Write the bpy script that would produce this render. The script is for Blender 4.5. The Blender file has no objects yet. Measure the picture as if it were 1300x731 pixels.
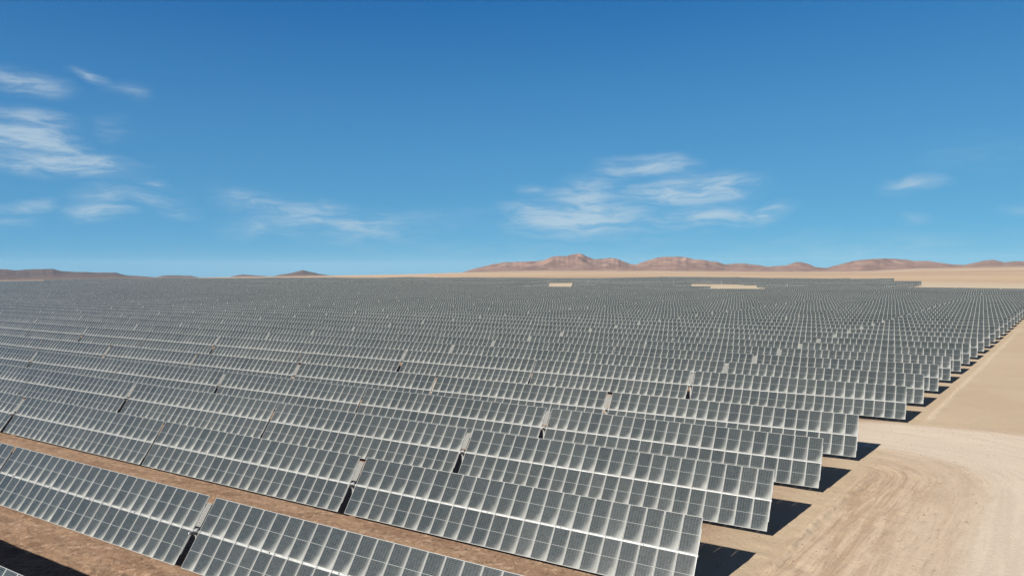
import bpy, math, random
import numpy as np
from mathutils import Vector, Matrix

random.seed(7)
S = bpy.context.scene
COL = S.collection

# ------------------------------------------------------------------ camera
F_PX = 903.84
PITCH, YAW, ROLL = 0.0284, 0.5426, -0.0039
CAM_Z = 19.08
fw = np.array([-math.sin(YAW) * math.cos(PITCH), math.cos(YAW) * math.cos(PITCH), -math.sin(PITCH)])
_rt = np.array([math.cos(YAW), math.sin(YAW), 0.0])
_up = np.cross(_rt, fw)
rt = math.cos(ROLL) * _rt + math.sin(ROLL) * _up
up = -math.sin(ROLL) * _rt + math.cos(ROLL) * _up
cam_data = bpy.data.cameras.new('camera')
cam = bpy.data.objects.new('camera', cam_data)
COL.objects.link(cam)
cam_data.sensor_fit = 'HORIZONTAL'
cam_data.sensor_width = 36.0
cam_data.lens = 36.0 * F_PX / 1300.0
cam_data.clip_start = 0.1
cam_data.clip_end = 60000.0
cam.matrix_world = Matrix(((rt[0], up[0], -fw[0], 0), (rt[1], up[1], -fw[1], 0), (rt[2], up[2], -fw[2], CAM_Z), (0, 0, 0, 1)))
S.camera = cam

# ------------------------------------------------------------------ light
HAZE = 2.3e-5
ALB = 0.82
EXPOSURE = 1.25
SUN_EL = math.radians(30.6)
SUN_AZ = math.radians(-102.97)           # math angle from +X
sun_vec = Vector((math.cos(SUN_EL) * math.cos(SUN_AZ), math.cos(SUN_EL) * math.sin(SUN_AZ), math.sin(SUN_EL)))
sl = bpy.data.lights.new('sun', 'SUN')
sl.energy = 5.0
sl.angle = math.radians(0.5)
sl.color = (1.0, 0.945, 0.86)
so = bpy.data.objects.new('sun', sl)
so.rotation_euler = sun_vec.to_track_quat('Z', 'Y').to_euler()
so.location = (0, -40, 60)
COL.objects.link(so)

world = bpy.data.worlds.new('World')
S.world = world
world.use_nodes = True
wn = world.node_tree
for n in list(wn.nodes):
    wn.nodes.remove(n)


class NT:
    """small helper round a node tree"""
    def __init__(self, tree):
        self.t = tree

    def n(self, typ, **kw):
        nd = self.t.nodes.new(typ)
        for k, v in kw.items():
            setattr(nd, k, v)
        return nd

    def link(self, a, b):
        self.t.links.new(a, b)

    def _in(self, sock, v):
        if hasattr(v, 'is_output') or isinstance(v, bpy.types.NodeSocket):
            self.t.links.new(v, sock)
        else:
            sock.default_value = v

    def m(self, op, a, b=None, c=None, clamp=False):
        nd = self.n('ShaderNodeMath', operation=op, use_clamp=clamp)
        self._in(nd.inputs[0], a)
        if b is not None:
            self._in(nd.inputs[1], b)
        if c is not None:
            self._in(nd.inputs[2], c)
        return nd.outputs[0]

    def ss(self, v, lo, hi, o0=0.0, o1=1.0):
        nd = self.n('ShaderNodeMapRange', interpolation_type='SMOOTHSTEP')
        self._in(nd.inputs['Value'], v)
        self._in(nd.inputs['From Min'], lo)
        self._in(nd.inputs['From Max'], hi)
        self._in(nd.inputs['To Min'], o0)
        self._in(nd.inputs['To Max'], o1)
        return nd.outputs[0]

    def mix(self, f, a, b):
        nd = self.n('ShaderNodeMix', data_type='RGBA')
        self._in(nd.inputs[0], f)
        self._in(nd.inputs[6], a if not isinstance(a, tuple) else (*a, 1.0))
        self._in(nd.inputs[7], b if not isinstance(b, tuple) else (*b, 1.0))
        return nd.outputs[2]

    def gain(self, c, g):
        nd = self.n('ShaderNodeVectorMath', operation='MULTIPLY')
        self.link(c, nd.inputs[0])
        nd.inputs[1].default_value = tuple(k * ALB for k in g)
        return nd.outputs[0]

    def noise(self, vec, scale, detail=4.0, rough=0.55, dist=0.0, dims='3D'):
        nd = self.n('ShaderNodeTexNoise', noise_dimensions=dims)
        if vec is not None:
            self.link(vec, nd.inputs['Vector'])
        nd.inputs['Scale'].default_value = scale
        nd.inputs['Detail'].default_value = detail
        nd.inputs['Roughness'].default_value = rough
        nd.inputs['Distortion'].default_value = dist
        return nd.outputs[0]

    def comb(self, x, y, z=0.0):
        nd = self.n('ShaderNodeCombineXYZ')
        for i, v in enumerate((x, y, z)):
            self._in(nd.inputs[i], v)
        return nd.outputs[0]


def px_dir(x, y):
    """direction in the world of a place in the sky or on the skyline"""
    d = fw + (x - 650) / F_PX * rt - (y - 365.5) / F_PX * up
    return d / np.linalg.norm(d)


W = NT(wn)
sky = W.n('ShaderNodeTexSky', sky_type='NISHITA', sun_disc=False)
sky.sun_elevation = SUN_EL
sky.sun_rotation = math.atan2(sun_vec.x, sun_vec.y)
sky.altitude = 3500.0
sky.air_density = 0.6
sky.dust_density = 0.0
sky.ozone_density = 3.0
tc = W.n('ShaderNodeTexCoord')
sep = W.n('ShaderNodeSeparateXYZ')
W.link(tc.outputs['Generated'], sep.inputs[0])
az_s = W.m('ARCTAN2', sep.outputs[0], sep.outputs[1])       # from +Y towards +X
el_s = W.m('ARCSINE', sep.outputs[2])
sky_xy = W.comb(az_s, el_s, 0.0)
# cirrus: soft patches where the thin clouds stand, torn into streaks by stretched noise
warp = W.n('ShaderNodeTexNoise', noise_dimensions='2D')
W.link(sky_xy, warp.inputs['Vector'])
warp.inputs['Scale'].default_value = 9.0
warp.inputs['Detail'].default_value = 3.0
wsub = W.n('ShaderNodeVectorMath', operation='SUBTRACT')
W.link(warp.outputs['Color'], wsub.inputs[0])
wsub.inputs[1].default_value = (0.5, 0.5, 0.5)
wmul = W.n('ShaderNodeVectorMath', operation='MULTIPLY')
W.link(wsub.outputs[0], wmul.inputs[0])
wmul.inputs[1].default_value = (0.06, 0.022, 0.0)
wadd = W.n('ShaderNodeVectorMath', operation='ADD')
W.link(sky_xy, wadd.inputs[0])
W.link(wmul.outputs[0], wadd.inputs[1])
sky_w = wadd.outputs[0]
# (x, y in photo degrees-like units, half width, half height, tilt deg, strength)
CLOUDS = [
    (25, 103, 70, 12, -6, 0.8), (122, 98, 28, 5, -14, 0.75), (170, 119, 28, 8, -8, 0.55),
    (45, 152, 70, 10, -4, 0.85), (40, 177, 85, 19, -8, 1.15), (85, 203, 100, 13, -5, 1.2), (20, 212, 60, 8, -6, 0.8), (150, 165, 40, 14, 0, 0.35),
    (30, 262, 52, 7, 9, 0.8), (15, 282, 40, 7, 3, 0.5), (140, 250, 50, 12, 4, 0.62), (125, 268, 45, 9, 3, 0.8), (195, 238, 32, 6, -12, 0.6), (215, 270, 28, 7, -6, 0.5), (180, 255, 40, 9, -2, 0.6),
    (308, 254, 50, 12, -14, 0.62), (365, 272, 95, 18, -12, 0.72), (440, 286, 125, 20, -3, 0.68), (560, 276, 90, 14, 0, 0.35), (320, 288, 55, 12, 2, 0.5), (415, 264, 30, 10, -10, 0.5),
    (818, 211, 62, 11, -2, 1.0), (748, 248, 52, 20, 4, 1.0), (738, 274, 85, 20, 2, 1.25), (700, 268, 62, 11, -5, 0.85), (880, 241, 85, 15, 2, 1.15), (830, 243, 60, 12, 4, 0.8),
    (900, 274, 70, 13, 2, 0.85), (965, 272, 42, 10, 10, 0.9), (800, 288, 120, 20, 0, 0.5), (680, 242, 20, 7, 0, 0.5),
    (1160, 235, 38, 9, 6, 0.8), (1172, 277, 28, 7, -4, 0.4), (1290, 265, 30, 8, 0, 0.35), (1240, 195, 120, 20, 0, 0.22),
    (640, 315, 500, 22, 0, 0.22), (1130, 312, 300, 18, 0, 0.35),
]
cover = None
for (cx, cy, a, b, rot, st) in CLOUDS:
    d0 = px_dir(cx, cy)
    az = math.atan2(d0[0], d0[1])
    el = math.asin(d0[2])
    d1 = px_dir(cx + 10, cy)
    ka = abs(math.atan2(d1[0], d1[1]) - az) / 10.0
    mp = W.n('ShaderNodeMapping', vector_type='TEXTURE')
    W.link(sky_w, mp.inputs['Vector'])
    mp.inputs['Location'].default_value = (az, el, 0)
    mp.inputs['Rotation'].default_value = (0, 0, math.radians(rot))
    mp.inputs['Scale'].default_value = (a * ka * 1.45, b / F_PX * 1.75, 1)
    gr = W.n('ShaderNodeTexGradient', gradient_type='SPHERICAL')
    W.link(mp.outputs[0], gr.inputs[0])
    g = W.m('MULTIPLY', gr.outputs['Fac'], st)
    cover = g if cover is None else W.m('MAXIMUM', cover, g)
mp = W.n('ShaderNodeMapping')
W.link(sky_w, mp.inputs['Vector'])
mp.inputs['Scale'].default_value = (1.0, 5.5, 1.0)
mp.inputs['Rotation'].default_value = (0, 0, math.radians(2))
st1 = W.noise(mp.outputs[0], 15.0, 9.0, 0.62, 0.35, '2D')
st2 = W.noise(mp.outputs[0], 45.0, 4.0, 0.6, 0.3, '2D')
streak = W.m('ADD', W.m('MULTIPLY', st1, 0.8), W.m('MULTIPLY', st2, 0.2))
dens = W.m('MULTIPLY', cover, W.ss(streak, 0.30, 0.70, 0.38, 1.35))
dens = W.ss(dens, 0.0, 1.15, 0.0, 0.66)
# the camera's deep, saturated rendering of the blue: gain and contrast of each channel of the sky
SKY_STR = 0.085
scs = W.n('ShaderNodeSeparateColor')
W.link(sky.outputs[0], scs.inputs[0])
chs = []
for i, (ga, gg) in enumerate(((0.29, 0.96), (0.605, 0.61), (0.735, 0.36))):
    chs.append(W.m('MULTIPLY', W.m('POWER', W.m('MULTIPLY', scs.outputs[i], SKY_STR), gg), ga / SKY_STR / 2 ** EXPOSURE))
ccs = W.n('ShaderNodeCombineColor')
for i in range(3):
    W.link(chs[i], ccs.inputs[i])
low = W.ss(el_s, math.radians(1.0), math.radians(25.0), 0.42, 0.0)
vk = 1.0 / SKY_STR / 2 ** EXPOSURE
# unseen sky above the view, darkened and greyed to weaken blue fill in shadows
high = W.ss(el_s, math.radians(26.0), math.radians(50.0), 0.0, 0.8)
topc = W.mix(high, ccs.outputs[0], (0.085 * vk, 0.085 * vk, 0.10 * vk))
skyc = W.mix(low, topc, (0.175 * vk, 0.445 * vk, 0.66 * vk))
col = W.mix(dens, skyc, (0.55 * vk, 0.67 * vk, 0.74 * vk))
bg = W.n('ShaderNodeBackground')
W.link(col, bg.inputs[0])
bg.inputs[1].default_value = SKY_STR
wo = W.n('ShaderNodeOutputWorld')
W.link(bg.outputs[0], wo.inputs[0])

S.view_settings.view_transform = 'Standard'
S.view_settings.look = 'None'
S.view_settings.exposure = EXPOSURE
S.view_settings.gamma = 1.0
S.cycles.max_bounces = 6
S.cycles.diffuse_bounces = 2
S.cycles.glossy_bounces = 2
S.cycles.use_denoising = True


# ------------------------------------------------------------------ numeric noise for shapes
def _hash(ix, iy, seed):
    h = (ix.astype(np.int64) * 374761393 + iy.astype(np.int64) * 668265263 + seed * 1274126177) & 0xFFFFFFFF
    h = ((h ^ (h >> 13)) * 1103515245) & 0xFFFFFFFF
    h = (h ^ (h >> 16)) & 0xFFFFFFFF
    return (h & 0xFFFFFF) / float(0xFFFFFF)


def vnoise(x, y, seed=0):
    x = np.asarray(x, float); y = np.asarray(y, float)
    ix = np.floor(x); iy = np.floor(y)
    fx = x - ix; fy = y - iy
    fx = fx * fx * fx * (fx * (fx * 6 - 15) + 10); fy = fy * fy * fy * (fy * (fy * 6 - 15) + 10)
    a = _hash(ix, iy, seed); b = _hash(ix + 1, iy, seed); c = _hash(ix, iy + 1, seed); d = _hash(ix + 1, iy + 1, seed)
    return (a * (1 - fx) + b * fx) * (1 - fy) + (c * (1 - fx) + d * fx) * fy


def fbm(x, y, octv=5, seed=0, gain=0.5):
    t = 0; amp = 1.0; s = 0
    for o in range(octv):
        t = t + amp * (vnoise(x * 2 ** o, y * 2 ** o, seed + o * 17) - 0.5)
        s += amp
        amp *= gain
    return t / s * 2.0


def ridged(x, y, octv=5, seed=0):
    t = 0; amp = 1.0; s = 0
    for o in range(octv):
        n = 1 - np.abs(2 * vnoise(x * 2.03 ** o, y * 2.03 ** o, seed + o * 31) - 1)
        t = t + amp * n * n
        s += amp
        amp *= 0.5
    return t / s


def smooth(x, lo, hi):
    t = np.clip((np.asarray(x, float) - lo) / (hi - lo), 0, 1)
    return t * t * (3 - 2 * t)


# ------------------------------------------------------------------ terrain
# slope of the far plain by bearing (from +Y towards +X)
_BEAR = [math.atan2(px_dir(x, 345)[0], px_dir(x, 345)[1]) for x in (-300, 0, 200, 500, 590, 700, 850, 950, 1050, 1110, 1160, 1300, 1600)]
_SLOPE = [-0.0125, -0.0125, -0.0112, -0.0085, -0.0055, -0.0019, -0.0033, -0.0047, -0.0052, -0.0035, 0.0, 0.0022, 0.003]
_START = [1150, 1150, 1150, 1150, 1200, 1250, 1250, 1200, 1100, 1000, 900, 720, 720]


def ground_z(u, v):
    u = np.asarray(u, float); v = np.asarray(v, float)
    d = np.hypot(u, v)
    b = np.arctan2(u, v)
    sl_ = np.interp(b, _BEAR, _SLOPE)
    st_ = np.interp(b, _BEAR, _START)
    over = np.maximum(d - st_, 0)
    far = sl_ * over * over / (over + 250)
    amp = 0.10 + 1.5 * smooth(d, 160, 900)
    sw = fbm(u / 130.0 + 3.3, v / 80.0 + 1.7, 2, 5) * amp
    und = fbm(u / 900.0, v / 500.0, 4, 9) * 4.0 * smooth(d, 1500, 4500)
    return sw + far + und


def end_u(v):
    """where the tracker rows end (the skew edge of the field)"""
    return -17.4 + 0.1351 * v + (0.4 if v > 90 else 0.0)


def axis(segs):
    """segs: list of (limit, step); grows from the first number on"""
    out = [segs[0]]
    for lim, step in segs[1:]:
        while out[-1] < lim - 1e-6:
            out.append(min(out[-1] + step, lim))
    return out


def grow(a, lim, f):
    out = []; st = 1.0; x = a
    while x < lim:
        st *= f
        x += st
        out.append(x)
    return out


neg = [-g for g in grow(80, 11000, 1.05)][::-1]
xs = np.array(neg + axis([-80, (-45, 0.4), (30, 0.22), (70, 0.6)]) + grow(70, 11000, 1.05))
ys = np.array([-g for g in grow(5, 3000, 1.09)][::-1] + axis([-5, (12, 1.0), (30, 0.3), (75, 0.22), (130, 0.5)]) + grow(130, 11000, 1.045))
GX, GY = np.meshgrid(xs, ys)
s_edge = GX - (-17.4 + 0.1351 * GY)
GZ = ground_z(GX, GY)
near = (1 - smooth(np.hypot(GX, GY), 120, 190))
e_road = np.where(GY < 72, s_edge, np.hypot(np.maximum(s_edge, 0), GY - 72) * np.sign(np.maximum(s_edge, 0.001)))
road = smooth(e_road, 10.5, 12.5) * (1 - smooth(GY, 96, 99)) * (s_edge > -2)
road = np.maximum(road, smooth(GY, 84, 86) * (1 - smooth(GY, 95, 98)))
rough = near * (1 - 0.97 * road) * (1 - 0.5 * smooth(s_edge, 3, 8))
clod = fbm(GX / 1.7, GY / 1.1, 4, 21, 0.6) * 0.085 + (ridged(GX / 2.6, GY / 1.4, 3, 40) - 0.5) * 0.10 * smooth(fbm(GX / 9, GY / 6, 2, 77), -0.2, 0.1) + (ridged(GX / 1.3, GY / 0.8, 3, 90) - 0.45) * 0.13 * smooth(fbm(GX / 7 + 9, GY / 4, 2, 78), -0.1, 0.3) * (s_edge < 0)
tilled = 1.3 * np.exp(-((GY - 23.5) / 4.0) ** 2) + 0.45
GZ = GZ + clod * rough * tilled
streaks = fbm(e_road / 0.7, (GY - s_edge) / 9.0, 3, 61) * 0.08
GZ = GZ + streaks * near * smooth(s_edge, 0.5, 3) * (1 - road) * (GY < 100)
berm = np.exp(-((s_edge - 2.2 - 0.25 * np.sin(GY / 5.0)) / 0.24) ** 2) * smooth(GY, 43, 48) * (1 - smooth(GY, 68, 76)) * 0.26
berm2 = np.exp(-((s_edge - 2.5) / 0.35) ** 2) * smooth(GY, 98, 105) * (1 - smooth(GY, 220, 300)) * 0.12
GZ = GZ + berm * (0.7 + 0.6 * vnoise(GX * 2, GY * 2, 3)) + berm2 * near
MESH_Z = (xs, ys, GZ)


def mesh_from(name, verts, faces, mats, mat_idx=None, uvs=None, smooth_shade=False):
    me = bpy.data.meshes.new(name)
    verts = np.asarray(verts, dtype=np.float32)
    faces = np.asarray(faces, dtype=np.int32)
    nf, k = faces.shape
    me.vertices.add(len(verts))
    me.vertices.foreach_set('co', verts.ravel())
    me.loops.add(nf * k)
    me.loops.foreach_set('vertex_index', faces.ravel())
    me.polygons.add(nf)
    me.polygons.foreach_set('loop_start', np.arange(0, nf * k, k, dtype=np.int32))
    me.polygons.foreach_set('loop_total', np.full(nf, k, dtype=np.int32))
    for m_ in mats:
        me.materials.append(m_)
    if mat_idx is not None:
        me.polygons.foreach_set('material_index', np.asarray(mat_idx, dtype=np.int32))
    if uvs is not None:
        ul = me.uv_layers.new(name='UVMap')
        ul.data.foreach_set('uv', np.asarray(uvs, dtype=np.float32).ravel())
    me.update(calc_edges=True)
    if smooth_shade:
        me.polygons.foreach_set('use_smooth', np.ones(nf, dtype=bool))
    return me


def grid_faces(nr, nc, flip=False):
    i = np.arange(nr - 1)[:, None] * nc + np.arange(nc - 1)[None, :]
    i = i.ravel()
    q = np.stack([i, i + 1, i + nc + 1, i + nc], 1)
    return q[:, ::-1] if flip else q


def link(name, me, parent=None, loc=None, rot=None):
    o = bpy.data.objects.new(name, me)
    COL.objects.link(o)
    if parent is not None:
        o.parent = parent
    if loc is not None:
        o.location = loc
    if rot is not None:
        o.rotation_euler = rot
    return o


# ------------------------------------------------------------------ materials
def new_mat(name):
    m_ = bpy.data.materials.new(name)
    m_.use_nodes = True
    t = m_.node_tree
    b = t.nodes['Principled BSDF']
    return m_, NT(t), b


def simple_mat(name, colour, rough=0.5, metal=0.0, noise_amt=0.25, scale=3.0):
    m_, N, b = new_mat(name)
    tc_ = N.n('ShaderNodeTexCoord')
    ns = N.noise(tc_.outputs['Object'], scale, 5, 0.6)
    c2 = tuple(min(1, c * (1 + noise_amt)) for c in colour)
    c1 = tuple(c * (1 - noise_amt) for c in colour)
    N.link(N.gain(N.mix(N.ss(ns, 0.3, 0.7), c1, c2), (0.66, 0.66, 0.66)), b.inputs['Base Color'])
    b.inputs['Roughness'].default_value = rough
    b.inputs['Metallic'].default_value = metal
    return m_


SPOIL = 2.8


def soil_material():
    m_, N, b = new_mat('desert_soil')
    geo = N.n('ShaderNodeNewGeometry')
    sp = N.n('ShaderNodeSeparateXYZ')
    N.link(geo.outputs['Position'], sp.inputs[0])
    x, y = sp.outputs[0], sp.outputs[1]
    P = geo.outputs['Position']
    flat = N.comb(x, y, 0.0)
    s = N.m('SUBTRACT', x, N.m('MULTIPLY_ADD', y, 0.1351, -17.4))
    sp0 = N.m('MAXIMUM', s, 0.0)
    rad = N.m('POWER', N.m('ADD', N.m('MULTIPLY', sp0, sp0), N.m('POWER', N.m('MAXIMUM', N.m('SUBTRACT', y, 72.0), 0.0), 2.0)), 0.5)
    n_big = N.noise(flat, 0.045, 4, 0.6)
    n_mid = N.noise(flat, 0.35, 5, 0.6)
    n_fine = N.noise(flat, 3.2, 6, 0.65)
    e = N.m('ADD', rad, N.m('MULTIPLY', N.m('SUBTRACT', n_mid, 0.5), 1.6))
    # wheel streaks that follow the row ends and bend round into the cross road
    mp_ = N.comb(N.m('MULTIPLY', rad, 1.0), N.m('MULTIPLY', N.m('SUBTRACT', y, s), 0.07), 0.0)
    stk = N.noise(mp_, 0.8, 6, 0.72, 1.5)
    stk_f = N.noise(mp_, 3.6, 4, 0.65, 0.5)
    # aisles between the rows
    aisle = N.noise(N.comb(N.m('MULTIPLY', x, 0.12), N.m('MULTIPLY', y, 0.9), 0.0), 1.0, 5, 0.65, 0.4)
    brown = N.mix(N.ss(n_mid, 0.3, 0.72), (0.235, 0.135, 0.088), (0.33, 0.205, 0.135))
    brown = N.mix(N.ss(aisle, 0.35, 0.7, 0.0, 0.6), brown, (0.39, 0.265, 0.18))
    n_clod_shade = N.noise(flat, 1.9, 6, 0.75, 0.8)  # relief shading of the clods put into the colour as dark and pale flecks
    brown = N.mix(N.ss(n_clod_shade, 0.53, 0.62, 0.0, 0.85), brown, (0.13, 0.085, 0.06))
    brown = N.mix(N.ss(n_clod_shade, 0.46, 0.38, 0.0, 0.75), brown, (0.50, 0.37, 0.27))
    brown = N.mix(N.ss(n_fine, 0.52, 0.72, 0.0, 0.5), brown, (0.17, 0.105, 0.075))
    tan = N.mix(N.ss(n_big, 0.3, 0.7), (0.48, 0.37, 0.265), (0.54, 0.425, 0.31))
    tan = N.mix(N.ss(n_mid, 0.35, 0.75, 0.0, 0.35), tan, (0.46, 0.335, 0.235))
    # worn, tracked apron beside the rows
    apron = N.mix(N.ss(stk, 0.36, 0.62), (0.43, 0.31, 0.215), (0.60, 0.465, 0.345))
    apron = N.mix(N.ss(stk_f, 0.54, 0.66, 0.0, 0.7), apron, (0.35, 0.245, 0.17))
    apron = N.mix(N.ss(N.m('ADD', rad, N.m('MULTIPLY', n_mid, 4.0)), 7.0, 10.5, 0.0, 0.55), apron, (0.58, 0.465, 0.375))
    rut = N.noise(mp_, 7.5, 2, 0.5, 0.3)
    apron = N.mix(N.ss(rut, 0.62, 0.68, 0.0, 0.45), apron, (0.33, 0.235, 0.165))
    ap_m = N.m('MULTIPLY', N.ss(y, 97.0, 101.0, 1.0, 0.0), N.ss(s, 0.5, 3.0))
    pale = N.mix(N.ss(stk, 0.3, 0.7), (0.58, 0.475, 0.395), (0.68, 0.575, 0.48))
    pale = N.mix(N.ss(n_big, 0.4, 0.65, 0.0, 0.5), pale, (0.60, 0.50, 0.425))
    pale_m = N.m('MULTIPLY', N.ss(e, 10.2, 13.0), N.ss(N.m('ADD', y, N.m('MULTIPLY', n_mid, 2.0)), 97.5, 100.0, 1.0, 0.0))
    # cross road between the fifth and sixth rows seen
    cross = N.m('MULTIPLY', N.ss(y, 85.0, 87.5), N.ss(y, 95.0, 98.5, 1.0, 0.0))
    # inside or outside the field
    dist = N.m('POWER', N.m('ADD', N.m('MULTIPLY', x, x), N.m('MULTIPLY', y, y)), 0.5)
    inside = N.ss(N.m('ADD', s, N.m('MULTIPLY', N.m('SUBTRACT', n_mid, 0.5), 3.0)), -7.5, 0.5, 1.0, 0.0)
    inside = N.m('MULTIPLY', inside, N.ss(dist, 900.0, 1250.0, 1.0, 0.0))
    inside = N.m('MULTIPLY', inside, N.ss(y, 420.0, 500.0, 1.0, 0.0))
    inside = N.m('MULTIPLY', inside, N.m('SUBTRACT', 1.0, N.m('MULTIPLY', N.m('GREATER_THAN', y, 596.0), N.m('GREATER_THAN', x, -45.0))))
    c = N.mix(ap_m, tan, apron)
    # far plain: broad pinkish and ochre bands
    wide = N.noise(N.comb(N.m('MULTIPLY', x, 0.0006), N.m('MULTIPLY', y, 0.0022), 0.0), 1.0, 6, 0.6, 0.5)
    far_c = N.mix(N.ss(wide, 0.36, 0.64), (0.45, 0.30, 0.205), (0.56, 0.42, 0.29))
    c = N.mix(N.ss(dist, 650.0, 1300.0), c, far_c)
    spoil = N.m('MULTIPLY', N.ss(N.m('ABSOLUTE', N.m('SUBTRACT', N.m('ADD', s, N.m('MULTIPLY', n_mid, 0.8)), SPOIL)), 0.15, 0.7, 1.0, 0.0), N.ss(n_fine, 0.42, 0.6))
    spoil = N.m('MULTIPLY', spoil, N.m('MULTIPLY', N.ss(y, 99.0, 104.0), N.ss(y, 200.0, 300.0, 0.8, 0.0)))
    c = N.mix(N.m('MULTIPLY', N.ss(y, 470.0, 560.0, 0.0, 0.6), N.ss(dist, 850.0, 1000.0, 1.0, 0.0)), c, (0.56, 0.47, 0.37))
    c = N.mix(spoil, c, (0.72, 0.60, 0.47))
    c = N.mix(pale_m, c, pale)
    c = N.mix(inside, c, brown)
    c = N.mix(N.m('MULTIPLY', cross, N.ss(dist, 700.0, 900.0, 0.8, 0.0)), c, pale)
    bl = N.m('MULTIPLY', N.m('SUBTRACT', n_fine, 0.5), 1.0)
    c = N.mix(N.ss(n_fine, 0.35, 0.7, 0.12, 0.0), c, (0.2, 0.13, 0.09))
    N.link(N.gain(c, (0.80, 0.805, 0.765)), b.inputs['Base Color'])
    b.inputs['Roughness'].default_value = 0.95
    b.inputs['Specular IOR Level'].default_value = 0.15
    bmp = N.n('ShaderNodeBump')
    bmp.inputs['Strength'].default_value = 0.8
    bmp.inputs['Distance'].default_value = 0.10
    hh = N.m('ADD', N.m('MULTIPLY', n_fine, 0.7), N.m('MULTIPLY', N.noise(flat, 14.0, 3, 0.6), 0.3))
    N.link(hh, bmp.inputs['Height'])
    N.link(bmp.outputs[0], b.inputs['Normal'])
    return m_


SOIL = soil_material()


def rock_material(name, c_dark, c_mid, c_light, c_foot, foot_h, scale=1.0):
    m_, N, b = new_mat(name)
    geo = N.n('ShaderNodeNewGeometry')
    sp = N.n('ShaderNodeSeparateXYZ')
    N.link(geo.outputs['Position'], sp.inputs[0])
    P = geo.outputs['Position']
    n1 = N.noise(N.comb(sp.outputs[0], sp.outputs[1], 0.0), 0.0045 * scale, 6, 0.62, 0.6)
    n2 = N.noise(N.comb(sp.outputs[0], sp.outputs[1], 0.0), 0.010 * scale, 6, 0.65, 0.4)
    c = N.mix(N.ss(n1, 0.42, 0.56), c_dark, c_mid)
    c = N.mix(N.ss(n2, 0.48, 0.62, 0.0, 0.7), c, c_light)
    at = N.n('ShaderNodeAttribute', attribute_name='rise')
    c = N.mix(N.ss(N.m('ADD', at.outputs['Fac'], N.m('MULTIPLY', N.m('SUBTRACT', n2, 0.5), foot_h * 0.8)), foot_h * 0.15, foot_h, 1.0, 0.0), c, c_foot)
    N.link(N.gain(c, (0.67, 0.66, 0.63)), b.inputs['Base Color'])
    b.inputs['Roughness'].default_value = 0.95
    b.inputs['Specular IOR Level'].default_value = 0.1
    return m_


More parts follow.
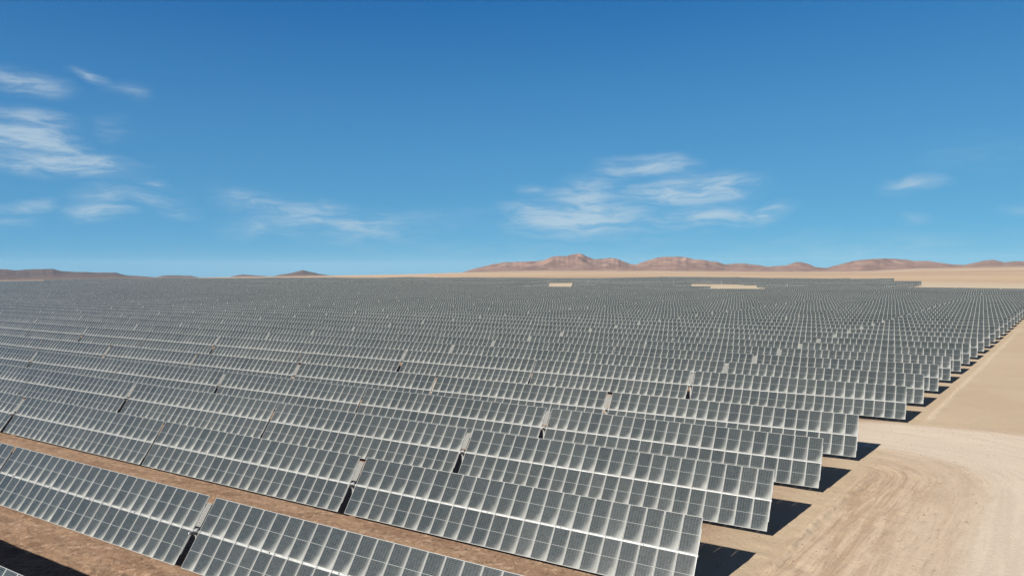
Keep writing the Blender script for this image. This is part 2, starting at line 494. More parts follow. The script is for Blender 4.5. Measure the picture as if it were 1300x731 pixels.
def panel_material():
    """dark glass modules with pale dust drifted along the right and lower edges of each"""
    m_, N, b = new_mat('dusty_solar_glass')
    uv = N.n('ShaderNodeUVMap')
    sp = N.n('ShaderNodeSeparateXYZ')
    N.link(uv.outputs[0], sp.inputs[0])
    u, v = sp.outputs[0], sp.outputs[1]
    fx = N.m('FRACT', u)
    fy = N.m('FRACT', v)
    oi = N.n('ShaderNodeObjectInfo')
    cell_id = N.comb(N.m('FLOOR', u), N.m('FLOOR', v), N.m('MULTIPLY', oi.outputs['Random'], 97.0))
    wnz = N.n('ShaderNodeTexWhiteNoise', noise_dimensions='3D')
    N.link(cell_id, wnz.inputs['Vector'])
    rnd = wnz.outputs['Value']
    wsp = N.n('ShaderNodeSeparateColor')
    N.link(wnz.outputs['Color'], wsp.inputs[0])
    r2, r3 = wsp.outputs[1], wsp.outputs[2]
    geo = N.n('ShaderNodeNewGeometry')
    P = geo.outputs['Position']
    n_f = N.noise(P, 7.0, 4, 0.6)
    n_m = N.noise(P, 1.3, 3, 0.6)
    n_w = N.noise(P, 0.035, 2, 0.5)
    # dust drift
    a = N.m('MULTIPLY', N.m('SUBTRACT', 1.0, fx), 1.134)
    lo = N.m('MULTIPLY', fy, 2.2)
    wr = N.m('ADD', 0.035, N.m('MULTIPLY', N.m('SUBTRACT', 1.0, fy), N.m('MULTIPLY_ADD', r2, 0.11, 0.06)))
    dr = N.m('EXPONENT', N.m('MULTIPLY', N.m('DIVIDE', a, wr), -1.0))
    db = N.m('EXPONENT', N.m('MULTIPLY', lo, N.m('MULTIPLY_ADD', r3, -5.0, -8.0)))
    # rounded heap in the lower right corner
    q = N.m('POWER', N.m('ADD', N.m('POWER', a, 2.0), N.m('POWER', N.m('MULTIPLY', lo, 0.75), 2.0)), 0.5)
    dc = N.m('MULTIPLY', N.ss(q, 0.05, 0.62, 1.0, 0.0), N.m('MULTIPLY_ADD', rnd, 0.5, 0.15))
    db = N.m('MULTIPLY', db, N.m('MULTIPLY_ADD', fx, 0.48, 0.02))
    dust = N.m('ADD', N.m('ADD', N.m('MULTIPLY', dr, 0.9), db), dc)
    dust = N.m('MULTIPLY', dust, N.m('MULTIPLY_ADD', n_m, 0.7, 0.65))
    dust = N.m('MULTIPLY', dust, N.ss(n_w, 0.3, 0.7, 0.8, 1.15))
    film = N.m('ADD', N.m('MULTIPLY_ADD', n_w, 0.10, -0.045), N.m('MULTIPLY', rnd, 0.04))
    film = N.m('ADD', film, N.m('MULTIPLY', N.m('SUBTRACT', n_f, 0.5), 0.16))
    total = N.m('ADD', dust, film, clamp=True)
    # cells
    base = N.mix(r3, (0.021, 0.029, 0.035), (0.033, 0.040, 0.044))
    cx = N.m('ABSOLUTE', N.m('SUBTRACT', N.m('FRACT', N.m('MULTIPLY', fx, 6.0)), 0.5))
    cy = N.m('ABSOLUTE', N.m('SUBTRACT', N.m('FRACT', N.m('MULTIPLY', fy, 24.0)), 0.5))
    cwn = N.n('ShaderNodeTexWhiteNoise', noise_dimensions='3D')
    N.link(N.comb(N.m('FLOOR', N.m('MULTIPLY', u, 6.0)), N.m('FLOOR', N.m('MULTIPLY', v, 24.0)), N.m('MULTIPLY', oi.outputs['Random'], 31.0)), cwn.inputs['Vector'])
    base = N.mix(N.m('MULTIPLY', cwn.outputs['Value'], 0.22), base, (0.085, 0.10, 0.115))
    line = N.m('MAXIMUM', N.m('GREATER_THAN', cx, 0.465), N.m('GREATER_THAN', cy, 0.445))
    base = N.mix(N.m('MULTIPLY', line, 0.6), base, (0.17, 0.185, 0.19))
    midl = N.m('LESS_THAN', N.m('ABSOLUTE', N.m('SUBTRACT', fy, 0.5)), 0.0075)
    base = N.mix(midl, base, (0.26, 0.27, 0.27))
    c = N.mix(total, base, (0.335, 0.340, 0.325))
    # aluminium rim
    ex = N.m('ABSOLUTE', N.m('SUBTRACT', fx, 0.5))
    ey = N.m('ABSOLUTE', N.m('SUBTRACT', fy, 0.5))
    rim = N.m('MAXIMUM', N.m('GREATER_THAN', ex, 0.471), N.m('GREATER_THAN', ey, 0.487))
    c = N.mix(N.m('MULTIPLY', rim, 0.9), c, (0.37, 0.38, 0.37))
    N.link(N.gain(c, (0.66, 0.67, 0.66)), b.inputs['Base Color'])
    N.link(N.m('MULTIPLY_ADD', total, 0.5, 0.22, clamp=True), b.inputs['Roughness'])
    b.inputs['Specular IOR Level'].default_value = 0.2
    return m_


GLASS = panel_material()
FRAME = simple_mat('aluminium_frame', (0.31, 0.315, 0.305), 0.6, 0.1, 0.1)
BACK = simple_mat('module_backsheet', (0.55, 0.55, 0.54), 0.7, 0.0, 0.08)
STEEL = simple_mat('galvanised_steel', (0.42, 0.43, 0.43), 0.5, 0.5, 0.2, 2.0)
WHITE = simple_mat('dusty_white_paint', (0.42, 0.42, 0.40), 0.6, 0.0, 0.12, 5.0)
DARKBOX = simple_mat('dark_cap', (0.04, 0.04, 0.04), 0.6, 0.0, 0.2, 5.0)


def pale_cells_material():
    m_, N, b = new_mat('dusty_pale_cells')
    tc_ = N.n('ShaderNodeTexCoord')
    sp = N.n('ShaderNodeSeparateXYZ')
    N.link(tc_.outputs['Object'], sp.inputs[0])
    cx = N.m('ABSOLUTE', N.m('SUBTRACT', N.m('FRACT', N.m('MULTIPLY', sp.outputs[0], 7.0)), 0.5))
    cy = N.m('ABSOLUTE', N.m('SUBTRACT', N.m('FRACT', N.m('MULTIPLY', sp.outputs[1], 9.0)), 0.5))
    g = N.m('MAXIMUM', N.m('GREATER_THAN', cx, 0.36), N.m('GREATER_THAN', cy, 0.38))
    n_ = N.noise(tc_.outputs['Object'], 9.0, 4, 0.6)
    c = N.mix(g, (0.10, 0.105, 0.10), (0.23, 0.23, 0.21))
    c = N.mix(N.ss(n_, 0.4, 0.65, 0.0, 0.6), c, (0.17, 0.17, 0.155))
    N.link(N.gain(c, (0.66, 0.66, 0.66)), b.inputs['Base Color'])
    b.inputs['Roughness'].default_value = 0.6
    return m_


PALE = pale_cells_material()


def structure(o, label, cat):
    o['kind'] = 'structure'
    o['label'] = label
    o['category'] = cat
    return o


# ------------------------------------------------------------------ ground sheet
nr, nc = GX.shape
me = mesh_from('ground', np.stack([GX, GY, GZ], -1).reshape(-1, 3), grid_faces(nr, nc), [SOIL], smooth_shade=True)
structure(link('ground', me), 'sandy desert soil under and around the solar field', 'ground')


# cross road and yard road of packed pale dirt (sheets just above the ground)
def sheet(name, U, V, lift, label):
    Z = ground_z(U, V) + lift
    n0, n1 = U.shape
    me_ = mesh_from(name, np.stack([U, V, Z], -1).reshape(-1, 3), grid_faces(n0, n1), [SOIL], smooth_shade=True)
    return structure(link(name, me_), label, 'road')


# one ribbon: it comes out of the field, bends round the corner and runs towards the camera's right
ru = np.concatenate([np.linspace(-180, -80, 40), np.linspace(-79, 60, 200)])
tv = np.linspace(0, 1, 26)
V0 = 86.6 + 0.7 * (vnoise(ru / 3.0, ru * 0, 5) - 0.5)
V1 = 95.6 + 0.8 * (vnoise(ru / 4.0, ru * 0, 6) - 0.5)
U = np.repeat(ru[None, :], len(tv), 0)
V = V0[None, :] * (1 - tv[:, None]) + V1[None, :] * tv[:, None]
sheet('dirt_road', U, V, 0.012, 'pale packed dirt road running between the solar rows and out across the sand')
rv = np.linspace(10, 86.3, 180)
tu = np.linspace(0, 1, 60)
Vq = np.repeat(rv[None, :], len(tu), 0)
inner = -17.4 + 0.1351 * rv + np.where(rv > 72, np.sqrt(np.maximum(13.2 ** 2 - (rv - 72) ** 2, 0)), 13.2) + 0.9 * (vnoise(rv / 4, rv * 0, 8) - 0.5)
outer = inner * 0 + 48
Uq = inner[None, :] * (1 - tu[:, None]) + outer[None, :] * tu[:, None]
sheet('dirt_road', Uq[:, ::-1], Vq[:, ::-1], 0.012, 'wide pale dirt track curving along the right edge beside the row ends')


# ------------------------------------------------------------------ hills on the skyline
HILL_TOP = CAM_Z


def hills(name, prof, R0, depth, seed, mat, label, cat, ncol=420, nrow=70, relief=0.45, gul=0.7):
    px = np.array([p[0] for p in prof], float)
    py = np.array([p[1] for p in prof], float)
    cx = np.linspace(px[0], px[-1], ncol)
    cy = np.interp(cx, px, py)
    jit = fbm(cx / 9.0, cx * 0 + seed, 4, seed) * 0.5
    edge = np.minimum(smooth(cx, px[0], px[0] + 12), 1 - smooth(cx, px[-1] - 12, px[-1]))
    cy = cy - jit * edge
    dirs = np.array([px_dir(a, b_) for a, b_ in zip(cx, cy)])
    hd = np.hypot(dirs[:, 0], dirs[:, 1])
    bx, by = dirs[:, 0] / hd, dirs[:, 1] / hd
    te = dirs[:, 2] / hd                                  # tangent of elevation of the skyline
    t = np.linspace(0, 1, nrow)
    R = R0 + (t[:, None] - 0.6) * depth + 0 * bx[None, :]
    X = R * bx[None, :]
    Y = R * by[None, :]
    base = ground_z(X, Y)
    env = np.where(t < 0.6, smooth(t, 0.0, 0.62) ** 1.15, 1 - smooth(t, 0.62, 1.0))[:, None]
    cr = (CAM_Z + te * R0)[None, :] - ground_z(R0 * bx, R0 * by)[None, :]
    cr = np.maximum(cr, 0.0)
    wl = 420.0 / gul
    wx = X + 120 * fbm(X / 500, Y / 500, 3, seed + 3)
    wy = Y + 120 * fbm(X / 500, Y / 500, 3, seed + 4)
    rg = ridged(wx / wl, wy / wl, 5, seed)
    hgt = cr * env * (1 - relief + relief * 2.0 * (rg - 0.15))
    spur = cr * 0.55 * np.exp(-((t[:, None] - 0.25) / 0.12) ** 2) * smooth(vnoise(wx / 520, wy / 520, seed + 8), 0.45, 0.8)
    hgt = np.maximum(hgt, spur * (0.6 + 0.8 * rg))
    Z = base + hgt
    # scale every bearing so its highest line of sight is the skyline of the photo
    tan_now = ((Z - CAM_Z) / R)
    for j in range(ncol):
        k = 1.0
        for _ in range(3):
            zz = base[:, j] + hgt[:, j] * k
            tn = (zz - CAM_Z) / R[:, j]
            i = int(np.argmax(tn))
            need = CAM_Z + te[j] * R[i, j] - base[i, j]
            k = max(need, 0.0) / max(hgt[i, j], 1e-3)
        k = min(k, 3.0)
        hgt[:, j] *= k
    Z = base + hgt - 3.0 * (1 - smooth(env, 0.0, 0.03)) - 0.2
    global HILL_TOP
    HILL_TOP = max(HILL_TOP, float(Z.max()))
    me_ = mesh_from(name, np.stack([X, Y, Z], -1).reshape(-1, 3), grid_faces(nrow, ncol, True), [mat], smooth_shade=True)
    at = me_.attributes.new('rise', 'FLOAT', 'POINT')
    at.data.foreach_set('value', hgt.astype(np.float32).ravel())
    return structure(link(name, me_), label, cat)


RANGE = [(560, 348), (585, 346.5), (592, 344), (600, 341.5), (612, 338.5), (625, 335), (640, 332.8), (660, 332), (680, 331.5), (690, 330.5), (700, 326.5), (708, 324.8),
         (718, 325), (725, 323), (732, 321.8), (738, 322.3), (745, 325.5), (755, 329), (765, 328.5), (775, 327), (783, 328), (792, 332), (800, 335), (808, 335.8), (815, 333),
         (825, 329.5), (835, 327), (845, 326), (860, 325.5), (870, 326.5), (880, 329), (893, 330), (900, 331.5), (910, 332), (920, 335.5), (935, 334.5), (945, 334.5),
         (955, 335.5), (965, 336.5), (975, 338.5), (985, 338), (1000, 336.5), (1010, 332.5), (1017, 332.5), (1025, 334.5), (1035, 339), (1050, 340), (1060, 337),
         (1075, 333.5), (1090, 330), (1105, 329), (1120, 328), (1145, 329), (1160, 331), (1180, 331.5), (1190, 333), (1210, 336), (1225, 336), (1240, 333),
         (1250, 330.5), (1262, 330), (1275, 333), (1290, 331.5), (1310, 332), (1350, 333), (1400, 331), (1460, 336), (1520, 342)]
M_RANGE = rock_material('red_hill_rock', (0.23, 0.14, 0.115), (0.32, 0.20, 0.16), (0.40, 0.27, 0.21), (0.50, 0.365, 0.27), 10.0)
M_MESA = rock_material('dark_mesa_rock', (0.075, 0.05, 0.05), (0.12, 0.078, 0.07), (0.16, 0.105, 0.085), (0.20, 0.125, 0.09), 30.0)
hills('mountain_range', RANGE, 6200.0, 2600.0, 11, M_RANGE, 'long range of bare reddish desert mountains behind the solar field on the right', 'mountains', 760, 90)
hills('mesa', [(-160, 346), (-120, 343), (-60, 341.5), (0, 341.5), (20, 343), (35, 341.8), (68, 341.3), (78, 343.8), (90, 344.6), (120, 345.8), (148, 346), (154, 347.6), (160, 349.3), (188, 350.8), (200, 352.6)],
      7600.0, 2200.0, 23, M_MESA, 'low flat-topped dark mesa on the horizon at the far left', 'hill', 260, 50, 0.22, 0.8)
hills('hill', [(196, 352.5), (206, 350), (222, 349.3), (242, 350), (252, 352)], 8200.0, 900.0, 29, M_MESA, 'faint low hump on the horizon just right of the flat mesa', 'hill', 90, 30, 0.25, 0.8)
hills('hill', [(292, 351.5), (300, 349.5), (308, 348.3), (318, 349.2), (338, 350.6), (344, 351.5)], 8200.0, 800.0, 31, M_MESA, 'small dark hump on the horizon left of the pointed hill', 'hill', 80, 30, 0.25, 0.8)
hills('hill', [(346, 351), (355, 348.6), (366, 347.2), (376, 345), (385, 342.9), (392, 344.8), (401, 346.3), (410, 348.2), (424, 350.6)], 7800.0, 900.0, 37, M_MESA,
      'small pointed reddish hill standing alone on the horizon', 'hill', 120, 36, 0.3, 1.2)

# ------------------------------------------------------------------ solar trackers
TILT = 0.9499
MW = 1.154          # module pitch along the row
ML = 2.262          # module pitch up the slope
GAP = 0.66
HUB = 2.3
NRIGHT, NLEFT = 23, 22
LEN = (NRIGHT + NLEFT) * MW + GAP
ROWS = 12.3705
ca, sa = math.cos(TILT), math.sin(TILT)


class MB:
    def __init__(self):
        self.v = []; self.f = []; self.mi = []; self.uv = []

    def quad(self, p, mi=0, uv=None):
        b_ = len(self.v)
        self.v += p
        self.f.append((b_, b_ + 1, b_ + 2, b_ + 3))
        self.mi.append(mi)
        self.uv += uv if uv else [(0.5, 0.5)] * 4

    def box(self, x0, x1, y0, y1, z0, z1, mi=0, xf=None):
        c = [(x, y, z) for z in (z0, z1) for y in (y0, y1) for x in (x0, x1)]
        if xf:
            c = [xf(p) for p in c]
        for q in ((0, 2, 3, 1), (4, 5, 7, 6), (0, 1, 5, 4), (2, 6, 7, 3), (0, 4, 6, 2), (1, 3, 7, 5)):
            self.quad([c[i] for i in q], mi)

    def tube(self, p0, p1, r, mi=0, n=10, r1=None):
        p0 = Vector(p0); p1 = Vector(p1); d = (p1 - p0).normalized()
        a = d.orthogonal().normalized(); b_ = d.cross(a)
        r1 = r if r1 is None else r1
        ring0 = [p0 + (a * math.cos(2 * math.pi * i / n) + b_ * math.sin(2 * math.pi * i / n)) * r for i in range(n)]
        ring1 = [p1 + (a * math.cos(2 * math.pi * i / n) + b_ * math.sin(2 * math.pi * i / n)) * r1 for i in range(n)]
        for i in range(n):
            j = (i + 1) % n
            self.quad([tuple(ring0[i]), tuple(ring0[j]), tuple(ring1[j]), tuple(ring1[i])], mi)
        for i in range(0, n - 2, 2):          # end caps as quads
            k = (i + 3) % n if i + 3 < n else 0
            self.quad([tuple(ring1[0]), tuple(ring1[i + 1]), tuple(ring1[i + 2]), tuple(ring1[k])], mi)
            self.quad([tuple(ring0[0]), tuple(ring0[k]), tuple(ring0[i + 2]), tuple(ring0[i + 1])], mi)

    def mesh(self, name, mats):
        return mesh_from(name, self.v, self.f, mats, self.mi, self.uv)


def slope_pt(x, s, n=0.0):
    """a point of the tilted table: x along the row, s up the slope, n off the surface"""
    return (x, s * ca - n * sa, HUB + s * sa + n * ca)


OFF = 0.16            # glass stands this far off the tube's axis
# one module, origin in its middle, local plane xy
mb = MB()
hw, hl, rimw, th = 1.134 / 2, 2.20 / 2, 0.032, 0.035
mb.quad([(-hw + rimw, -hl + rimw, -0.003), (hw - rimw, -hl + rimw, -0.003), (hw - rimw, hl - rimw, -0.003), (-hw + rimw, hl - rimw, -0.003)], 0,
        [(0.03, 0.014), (0.97, 0.014), (0.97, 0.986), (0.03, 0.986)])
o_ = [(-hw, -hl), (hw, -hl), (hw, hl), (-hw, hl)]
i_ = [(-hw + rimw, -hl + rimw), (hw - rimw, -hl + rimw), (hw - rimw, hl - rimw), (-hw + rimw, hl - rimw)]
for k in range(4):
    j = (k + 1) % 4
    mb.quad([(*o_[k], 0), (*o_[j], 0), (*i_[j], 0), (*i_[k], 0)], 1)
    mb.quad([(*i_[k], 0), (*i_[j], 0), (*i_[j], -0.003), (*i_[k], -0.003)], 1)
    mb.quad([(*o_[k], -th), (*o_[j], -th), (*o_[j], 0), (*o_[k], 0)], 1)
mb.quad([(-hw, hl, -th), (hw, hl, -th), (hw, -hl, -th), (-hw, -hl, -th)], 2)
MODULE = mb.mesh('solar_panel', [GLASS, FRAME, BACK])


def seams():
    return [(GAP / 2 + i * MW) for i in range(NRIGHT + 1)] + [(-GAP / 2 - i * MW) for i in range(NLEFT + 1)]


X_R = GAP / 2 + NRIGHT * MW
X_L = -GAP / 2 - NLEFT * MW
mb = MB()
mb.box(X_L - 0.05, X_R + 0.05, -0.07, 0.07, -0.07, 0.07, 0, lambda p: slope_pt(p[0], p[1], p[2]))
TUBE = mb.mesh('torque_tube', [STEEL])
mb = MB()
for x in seams():
    mb.box(x - 0.025, x + 0.025, -1.55, 1.55, 0.07, OFF - 0.037, 0, lambda p: slope_pt(p[0], p[1], p[2]))
RAILS = mb.mesh('mounting_rails', [STEEL])
# an I-section post with a bearing ring on top
mb = MB()
mb.box(-0.05, 0.05, -0.085, -0.077, -0.6, HUB - 0.16)
mb.box(-0.05, 0.05, 0.077, 0.085, -0.6, HUB - 0.16)
mb.box(-0.004, 0.004, -0.077, 0.077, -0.6, HUB - 0.16)
mb.box(-0.06, 0.06, -0.13, 0.13, HUB - 0.16, HUB - 0.115)
for k in range(10):
    a0 = 2 * math.pi * k / 10
    a1 = 2 * math.pi * (k + 1) / 10
    for (ra, rb) in ((0.105, 0.14),):
        pa = lambda r, a, x: (x, r * math.cos(a), HUB + r * math.sin(a))
        mb.quad([pa(rb, a0, -0.03), pa(rb, a1, -0.03), pa(rb, a1, 0.03), pa(rb, a0, 0.03)])
        mb.quad([pa(ra, a0, 0.03), pa(ra, a1, 0.03), pa(ra, a1, -0.03), pa(ra, a0, -0.03)])
        mb.quad([pa(ra, a0, -0.03), pa(ra, a1, -0.03), pa(rb, a1, -0.03), pa(rb, a0, -0.03)])
        mb.quad([pa(rb, a0, 0.03), pa(rb, a1, 0.03), pa(ra, a1, 0.03), pa(ra, a0, 0.03)])
POST = mb.mesh('post', [STEEL])
# slew drive in the middle gap
mb = MB()
mb.tube((-0.13, 0, HUB), (0.13, 0, HUB), 0.21, 0, 16)
mb.tube((-0.17, 0, HUB), (-0.13, 0, HUB), 0.15, 0, 12)
mb.tube((0.13, 0, HUB), (0.17, 0, HUB), 0.15, 0, 12)
mb.box(-0.09, 0.09, -0.11, 0.11, -0.6, HUB - 0.20, 0)
mb.box(-0.15, 0.15, -0.16, 0.16, HUB - 0.235, HUB - 0.205, 0)
DRIVE = mb.mesh('slew_drive', [STEEL])
mb = MB()
mb.tube((-0.02, -0.20, HUB + 0.02), (0.06, -0.62, HUB + 0.10), 0.085, 0, 12)
mb.tube((0.06, -0.62, HUB + 0.10), (0.07, -0.68, HUB + 0.11), 0.085, 0, 12, 0.05)
mb.box(-0.10, 0.10, -0.28, -0.18, HUB - 0.08, HUB + 0.12, 0)
MOTOR = mb.mesh('motor', [WHITE])
# narrow pale supply panel in the upper half of the middle gap
mb = MB()
f_ = lambda p: slope_pt(p[0], p[1], p[2])
mb.box(-0.215, 0.215, 0.30, 1.78, 0.13, 0.16, 0, f_)
mb.box(-0.235, -0.216, 0.28, 1.80, 0.11, 0.165, 1, f_)
mb.box(0.216, 0.235, 0.28, 1.80, 0.11, 0.165, 1, f_)
mb.box(-0.214, 0.214, 1.782, 1.80, 0.11, 0.165, 1, f_)
mb.box(-0.214, 0.214, 0.28, 0.298, 0.11, 0.165, 1, f_)
SUPPLY = mb.mesh('supply_panel', [PALE, FRAME])
mb = MB()
mb.box(-0.14, 0.14, 0.12, 0.34, HUB - 0.95, HUB - 0.45, 0)
mb.box(-0.10, 0.10, 0.085, 0.118, HUB - 0.85, HUB - 0.55, 0)
CBOX = mb.mesh('control_box', [WHITE])

POST_X = [-23.6, -18.0, -12.4, -6.8, 6.8, 12.4, 18.0, 23.6]


def lite_mesh(variant):
    """a whole tracker as one mesh for the ones seen small"""
    m_ = MB()
    ox = 50 * variant
    for (x0, x1, n0, n1) in ((GAP / 2, X_R, 0, NRIGHT), (X_L, -GAP / 2, -NLEFT, 0)):
        for half in (0, 1):
            s0 = half * ML - ML + (0.03 if half else 0.0)
            s1 = half * ML - (0.0 if half else 0.03)
            p = [slope_pt(x0, s0, OFF), slope_pt(x1, s0, OFF), slope_pt(x1, s1, OFF), slope_pt(x0, s1, OFF)]
            m_.quad(p, 0, [(ox + n0, half), (ox + n1, half), (ox + n1, half + 1), (ox + n0, half + 1)])
            pb = [slope_pt(x0, s0, OFF - th), slope_pt(x1, s0, OFF - th), slope_pt(x1, s1, OFF - th), slope_pt(x0, s1, OFF - th)]
            m_.quad(pb[::-1], 2)
            for k in range(4):
                j = (k + 1) % 4
                m_.quad([pb[k], pb[j], p[j], p[k]], 1)
    m_.box(X_L - 0.05, X_R + 0.05, -0.07, 0.07, -0.07, 0.07, 3, lambda q: slope_pt(*q))
    for x in POST_X + [0.0]:
        m_.box(x - 0.05, x + 0.05, -0.08, 0.08, -0.6, HUB - 0.08, 3)
    m_.box(-0.215, 0.215, 0.30, 1.78, 0.13, 0.16, 4, f_)
    m_.box(-0.12, 0.12, -0.5, 0.18, HUB - 0.15, HUB + 0.16, 5)
    return m_


LITE = [lite_mesh(k) for k in range(3)]
LITE_ME = [m_.mesh('solar_tracker', [GLASS, FRAME, BACK, STEEL, PALE, WHITE]) for m_ in LITE]


def project(u, v, z):
    q = np.array([u, v, z - CAM_Z])
    zc = q @ fw
    if zc < 1:
        return None
    return 650 + F_PX * (q @ rt) / zc, 365.5 - F_PX * (q @ up) / zc, zc


# where the tables stand
def row_v(k):
    v = 15.76 + ROWS * k
    if k > 5:
        v += 9.69
    if k > 34:
        v += 9.0
    return v


def far_edge_ok(u, v):
    d = math.hypot(u, v)
    b_ = math.atan2(u, v)
    # the far rim of the field by bearing: (photo x, distance)
    lim = np.interp(b_, RIM_B, RIM_D)
    if d > lim:
        return False
    if v > 590 and u > -20:
        return False
    if v > 800 and u > -62:
        return False
    # bare patches and a track inside the field
    if 515 < v < 750 and -0.295 * v - 12 < u < -0.205 * v + 18:
        return False
    if 505 < v < 760 and -0.57 * v < u < -0.48 * v + 12:
        return False
    if 652 < v < 768 and -0.49 * v < u < -0.21 * v:
        return False
    return True


_rim = [(-200, 1080), (0, 1150), (160, 1480), (300, 1340), (450, 1240), (560, 1120), (700, 1060), (900, 1085), (1000, 1010), (1100, 960), (1168, 820), (1300, 700)]
RIM_B = [math.atan2(px_dir(x, 345)[0], px_dir(x, 345)[1]) for x, _ in _rim]
RIM_D = [d for _, d in _rim]

tables = []
for k in range(0, 110):
    v = row_v(k)
    ur = end_u(v)
    n = 0
    while True:
        right = ur - n * (LEN + 0.30)
        cxx = right - X_R
        left = cxx + X_L
        if cxx < -2.9 * v - 120 or n > 60:
            break
        n += 1
        vis = []
        for xx in np.linspace(left, right, 7):
            for zz in (0.3, 4.3):
                p = project(xx, v, zz)
                if p:
                    vis.append(p)
        if not vis:
            continue
        inside = [p for p in vis if -40 < p[0] < 1340 and p[1] < 775]
        wide = [p for p in vis if -260 < p[0] < 1560]
        if not wide:
            continue
        if not far_edge_ok(cxx, v):
            continue
        zc = min(p[2] for p in wide)
        infr = [p for p in vis if 0 <= p[0] <= 1300 and p[1] <= 731]
        tables.append(dict(k=k, n=n, x=cxx, v=v, inside=bool(inside), infr=len(infr), d=zc))
print('tables', len(tables))
tables.sort(key=lambda t_: (not t_['inside'], t_['d'] if not t_['inside'] else t_['d']))
# size in the picture decides: nearest first, those wholly outside the frame go last
singles = [t_ for t_ in tables if t_['inside']][:300]
rest = [t_ for t_ in tables if t_ not in singles]
N_FULL = 42

ORD = ['first', 'second', 'third', 'fourth', 'fifth', 'sixth', 'seventh', 'eighth', 'ninth', 'tenth', 'eleventh', 'twelfth', 'thirteenth', 'fourteenth', 'fifteenth',
       'sixteenth', 'seventeenth', 'eighteenth', 'nineteenth', 'twentieth']
TENS = {20: 'twenty', 30: 'thirty', 40: 'forty', 50: 'fifty'}


def ordinal(n):
    if n <= 20:
        return ORD[n - 1]
    t_, r_ = divmod(n, 10)
    if r_ == 0:
        return {3: 'thirtieth', 4: 'fortieth', 5: 'fiftieth'}[t_]
    return TENS[t_ * 10] + '-' + ORD[r_ - 1]


def place(t_):
    """base point, slope along the row and a small tilt error of its own"""
    x, v = t_['x'], t_['v']
    zl = float(ground_z(x + X_L, v)); zr = float(ground_z(x + X_R, v)); z0 = float(ground_z(x, v))
    sl_ = (zr - zl) / (X_R - X_L)
    z = (zl + zr + z0) / 3
    return z, sl_


def label_for(t_):
    k, n = t_['k'], t_['n']
    row = ['nearest row', 'second row', 'third row back'][k] if k < 3 else ordinal(k + 1) + ' row back'
    if k == 5:
        row = 'sixth row, before the cross road'
    if k == 6:
        row = 'seventh row, behind the cross road'
    if n == 1:
        if k == 0:
            return 'solar table whose corner just shows at the bottom left of the picture'
        return 'dusty solar table at the right-hand end of the ' + row
    return 'dusty solar table, ' + ordinal(n) + ' from the right end, ' + row


def tag_table(o, t_):
    o['label'] = label_for(t_)
    o['category'] = 'solar tracker'
    o['group'] = 'solar tracker tables in parallel rows'


def module_slots():
    out = []
    for i in range(NRIGHT):
        out.append(GAP / 2 + (i + 0.5) * MW)
    for i in range(NLEFT):
        out.append(-GAP / 2 - (i + 0.5) * MW)
    return [(x, s_) for x in out for s_ in (ML / 2 + 0.014, -ML / 2 - 0.014)]


def build_full(t_):
    z, sl_ = place(t_)
    e = bpy.data.objects.new('solar_tracker', None)
    e.empty_display_size = 0.5
    COL.objects.link(e)
    e.location = (t_['x'], t_['v'], z)
    e.rotation_euler = (random.gauss(0, 0.005), -math.atan(sl_), 0)
    tag_table(e, t_)
    link('torque_tube', TUBE, e)
    link('mounting_rails', RAILS, e)
    for x in POST_X:
        link('post', POST, e, (x, 0, 0))
    dr_ = link('slew_drive', DRIVE, e)
    link('motor', MOTOR, dr_)
    link('supply_panel', SUPPLY, e)
    link('control_box', CBOX, e)
    rr = random.Random(int(t_['k'] * 100 + t_['n']))
    for (x, s_) in module_slots():
        o = link('solar_panel', MODULE, e, slope_pt(x, s_, OFF), (TILT + rr.gauss(0, 0.0025), rr.gauss(0, 0.002), rr.gauss(0, 0.0008)))
    return e


for i, t_ in enumerate(singles):
    if i < N_FULL:
        build_full(t_)
    else:
        z, sl_ = place(t_)
        o = link('solar_tracker', LITE_ME[i % 3], None, (t_['x'], t_['v'], z), (random.gauss(0, 0.014), -math.atan(sl_), 0))
        tag_table(o, t_)

# everything beyond: one mass
base = LITE[0]
bv = np.array(base.v); bf = np.array(base.f); bm = np.array(base.mi); bu = np.array(base.uv)
keep = ~np.isin(bm, [5])
VV, FF, MM, UU = [], [], [], []
cnt = 0
rs = np.random.RandomState(3)
for t_ in rest:
    z, sl_ = place(t_)
    a_ = rs.normal(0, 0.016)
    p = bv.copy()
    dy = p[:, 1].copy(); dz = p[:, 2] - HUB
    p[:, 1] = dy * math.cos(a_) - dz * math.sin(a_)
    p[:, 2] = HUB + dy * math.sin(a_) + dz * math.cos(a_) + p[:, 0] * sl_
    p += np.array([t_['x'], t_['v'], z])
    VV.append(p); FF.append(bf + cnt); MM.append(bm); u2 = bu.copy(); u2[:, 0] += 50 * rs.randint(1, 60); UU.append(u2)
    cnt += len(bv)
me = mesh_from('solar_field', np.concatenate(VV), np.concatenate(FF), [GLASS, FRAME, BACK, STEEL, PALE, WHITE], np.concatenate(MM), np.concatenate(UU))
o = link('solar_field', me)
o['kind'] = 'stuff'
o['label'] = 'distant grey mass of solar tables reaching to the foot of the hills'
o['category'] = 'solar panels'
print('singles', len(singles), 'rest', len(rest), 'last single', singles[-1]['d'])

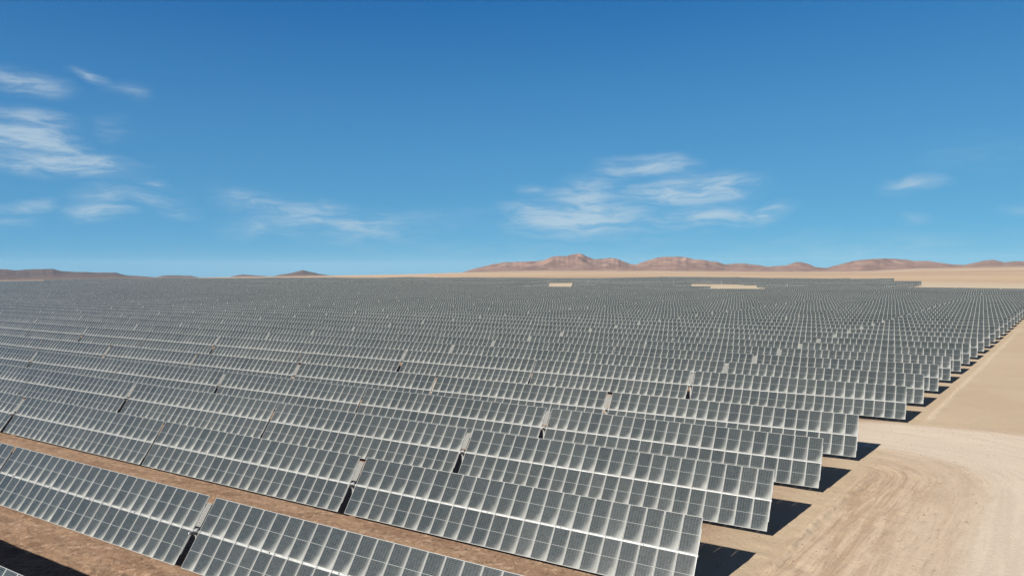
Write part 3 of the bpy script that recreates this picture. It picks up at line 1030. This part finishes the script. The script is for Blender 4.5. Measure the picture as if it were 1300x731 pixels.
# ------------------------------------------------------------------ clods and stones on the nearest soil
mb = MB()
rs = np.random.RandomState(12)
ico = []
base_v = [(0, 0, 1), (0.9, 0, 0.1), (0, 0.9, 0.1), (-0.9, 0, 0.1), (0, -0.9, 0.1), (0, 0, -0.5)]
for i in range(5200):
    if i < 3600:
        u_ = rs.uniform(-75, -10); v_ = rs.choice([rs.normal(24.2, 2.4), rs.uniform(18, 46)])
    else:
        v_ = rs.uniform(40, 100); u_ = -17.4 + 0.1351 * v_ + rs.uniform(-1, 11)
    r_ = 0.025 + 0.10 * rs.rand() ** 5
    zg = float(np.interp(u_, [0, 1], [0, 0]))
    ix = np.searchsorted(xs, u_); iy = np.searchsorted(ys, v_)
    zg = GZ[iy, ix]
    a_ = rs.rand() * 6.28
    pts = []
    for (px_, py_, pz_) in base_v:
        k_ = r_ * rs.uniform(0.7, 1.3)
        pts.append((u_ + k_ * (px_ * math.cos(a_) - py_ * math.sin(a_)), v_ + k_ * (px_ * math.sin(a_) + py_ * math.cos(a_)), zg + 0.6 * k_ * pz_))
    b_ = len(mb.v)
    mb.v += pts
    for tri in ((0, 1, 2), (0, 2, 3), (0, 3, 4), (0, 4, 1)):
        mb.f.append((b_ + tri[0], b_ + tri[1], b_ + tri[2], b_ + tri[2]))
tri_f = np.array([[f[0], f[1], f[2]] for f in mb.f])
ROCK = simple_mat('clod', (0.36, 0.245, 0.17), 0.95, 0.0, 0.3, 1.5)
me = mesh_from('gravel', mb.v, tri_f, [ROCK])
o = link('gravel', me)
o['kind'] = 'stuff'
o['label'] = 'scattered clods and pebbles on the bare soil between the near rows'
o['category'] = 'gravel'

# ------------------------------------------------------------------ haze
hm = bpy.data.materials.new('thin_air')
hm.use_nodes = True
ht = hm.node_tree
for n in list(ht.nodes):
    ht.nodes.remove(n)
ho = ht.nodes.new('ShaderNodeOutputMaterial')
hv = ht.nodes.new('ShaderNodeVolumePrincipled')
hv.inputs['Color'].default_value = (0.62, 0.76, 0.9, 1.0)
hv.inputs['Density'].default_value = HAZE
hv.inputs['Anisotropy'].default_value = 0.0
ht.links.new(hv.outputs[0], ho.inputs['Volume'])
mb = MB()
mb.box(xs[0] - 60, xs[-1] + 60, ys[0] - 60, ys[-1] + 60, float(GZ.min()) - 1.0, HILL_TOP + 4.0)
hb = link('haze', mb.mesh('haze', [hm]))
hb['kind'] = 'stuff'
hb['label'] = 'thin desert haze in the air over the whole plain'
hb['category'] = 'haze'
hb.display_type = 'WIRE'
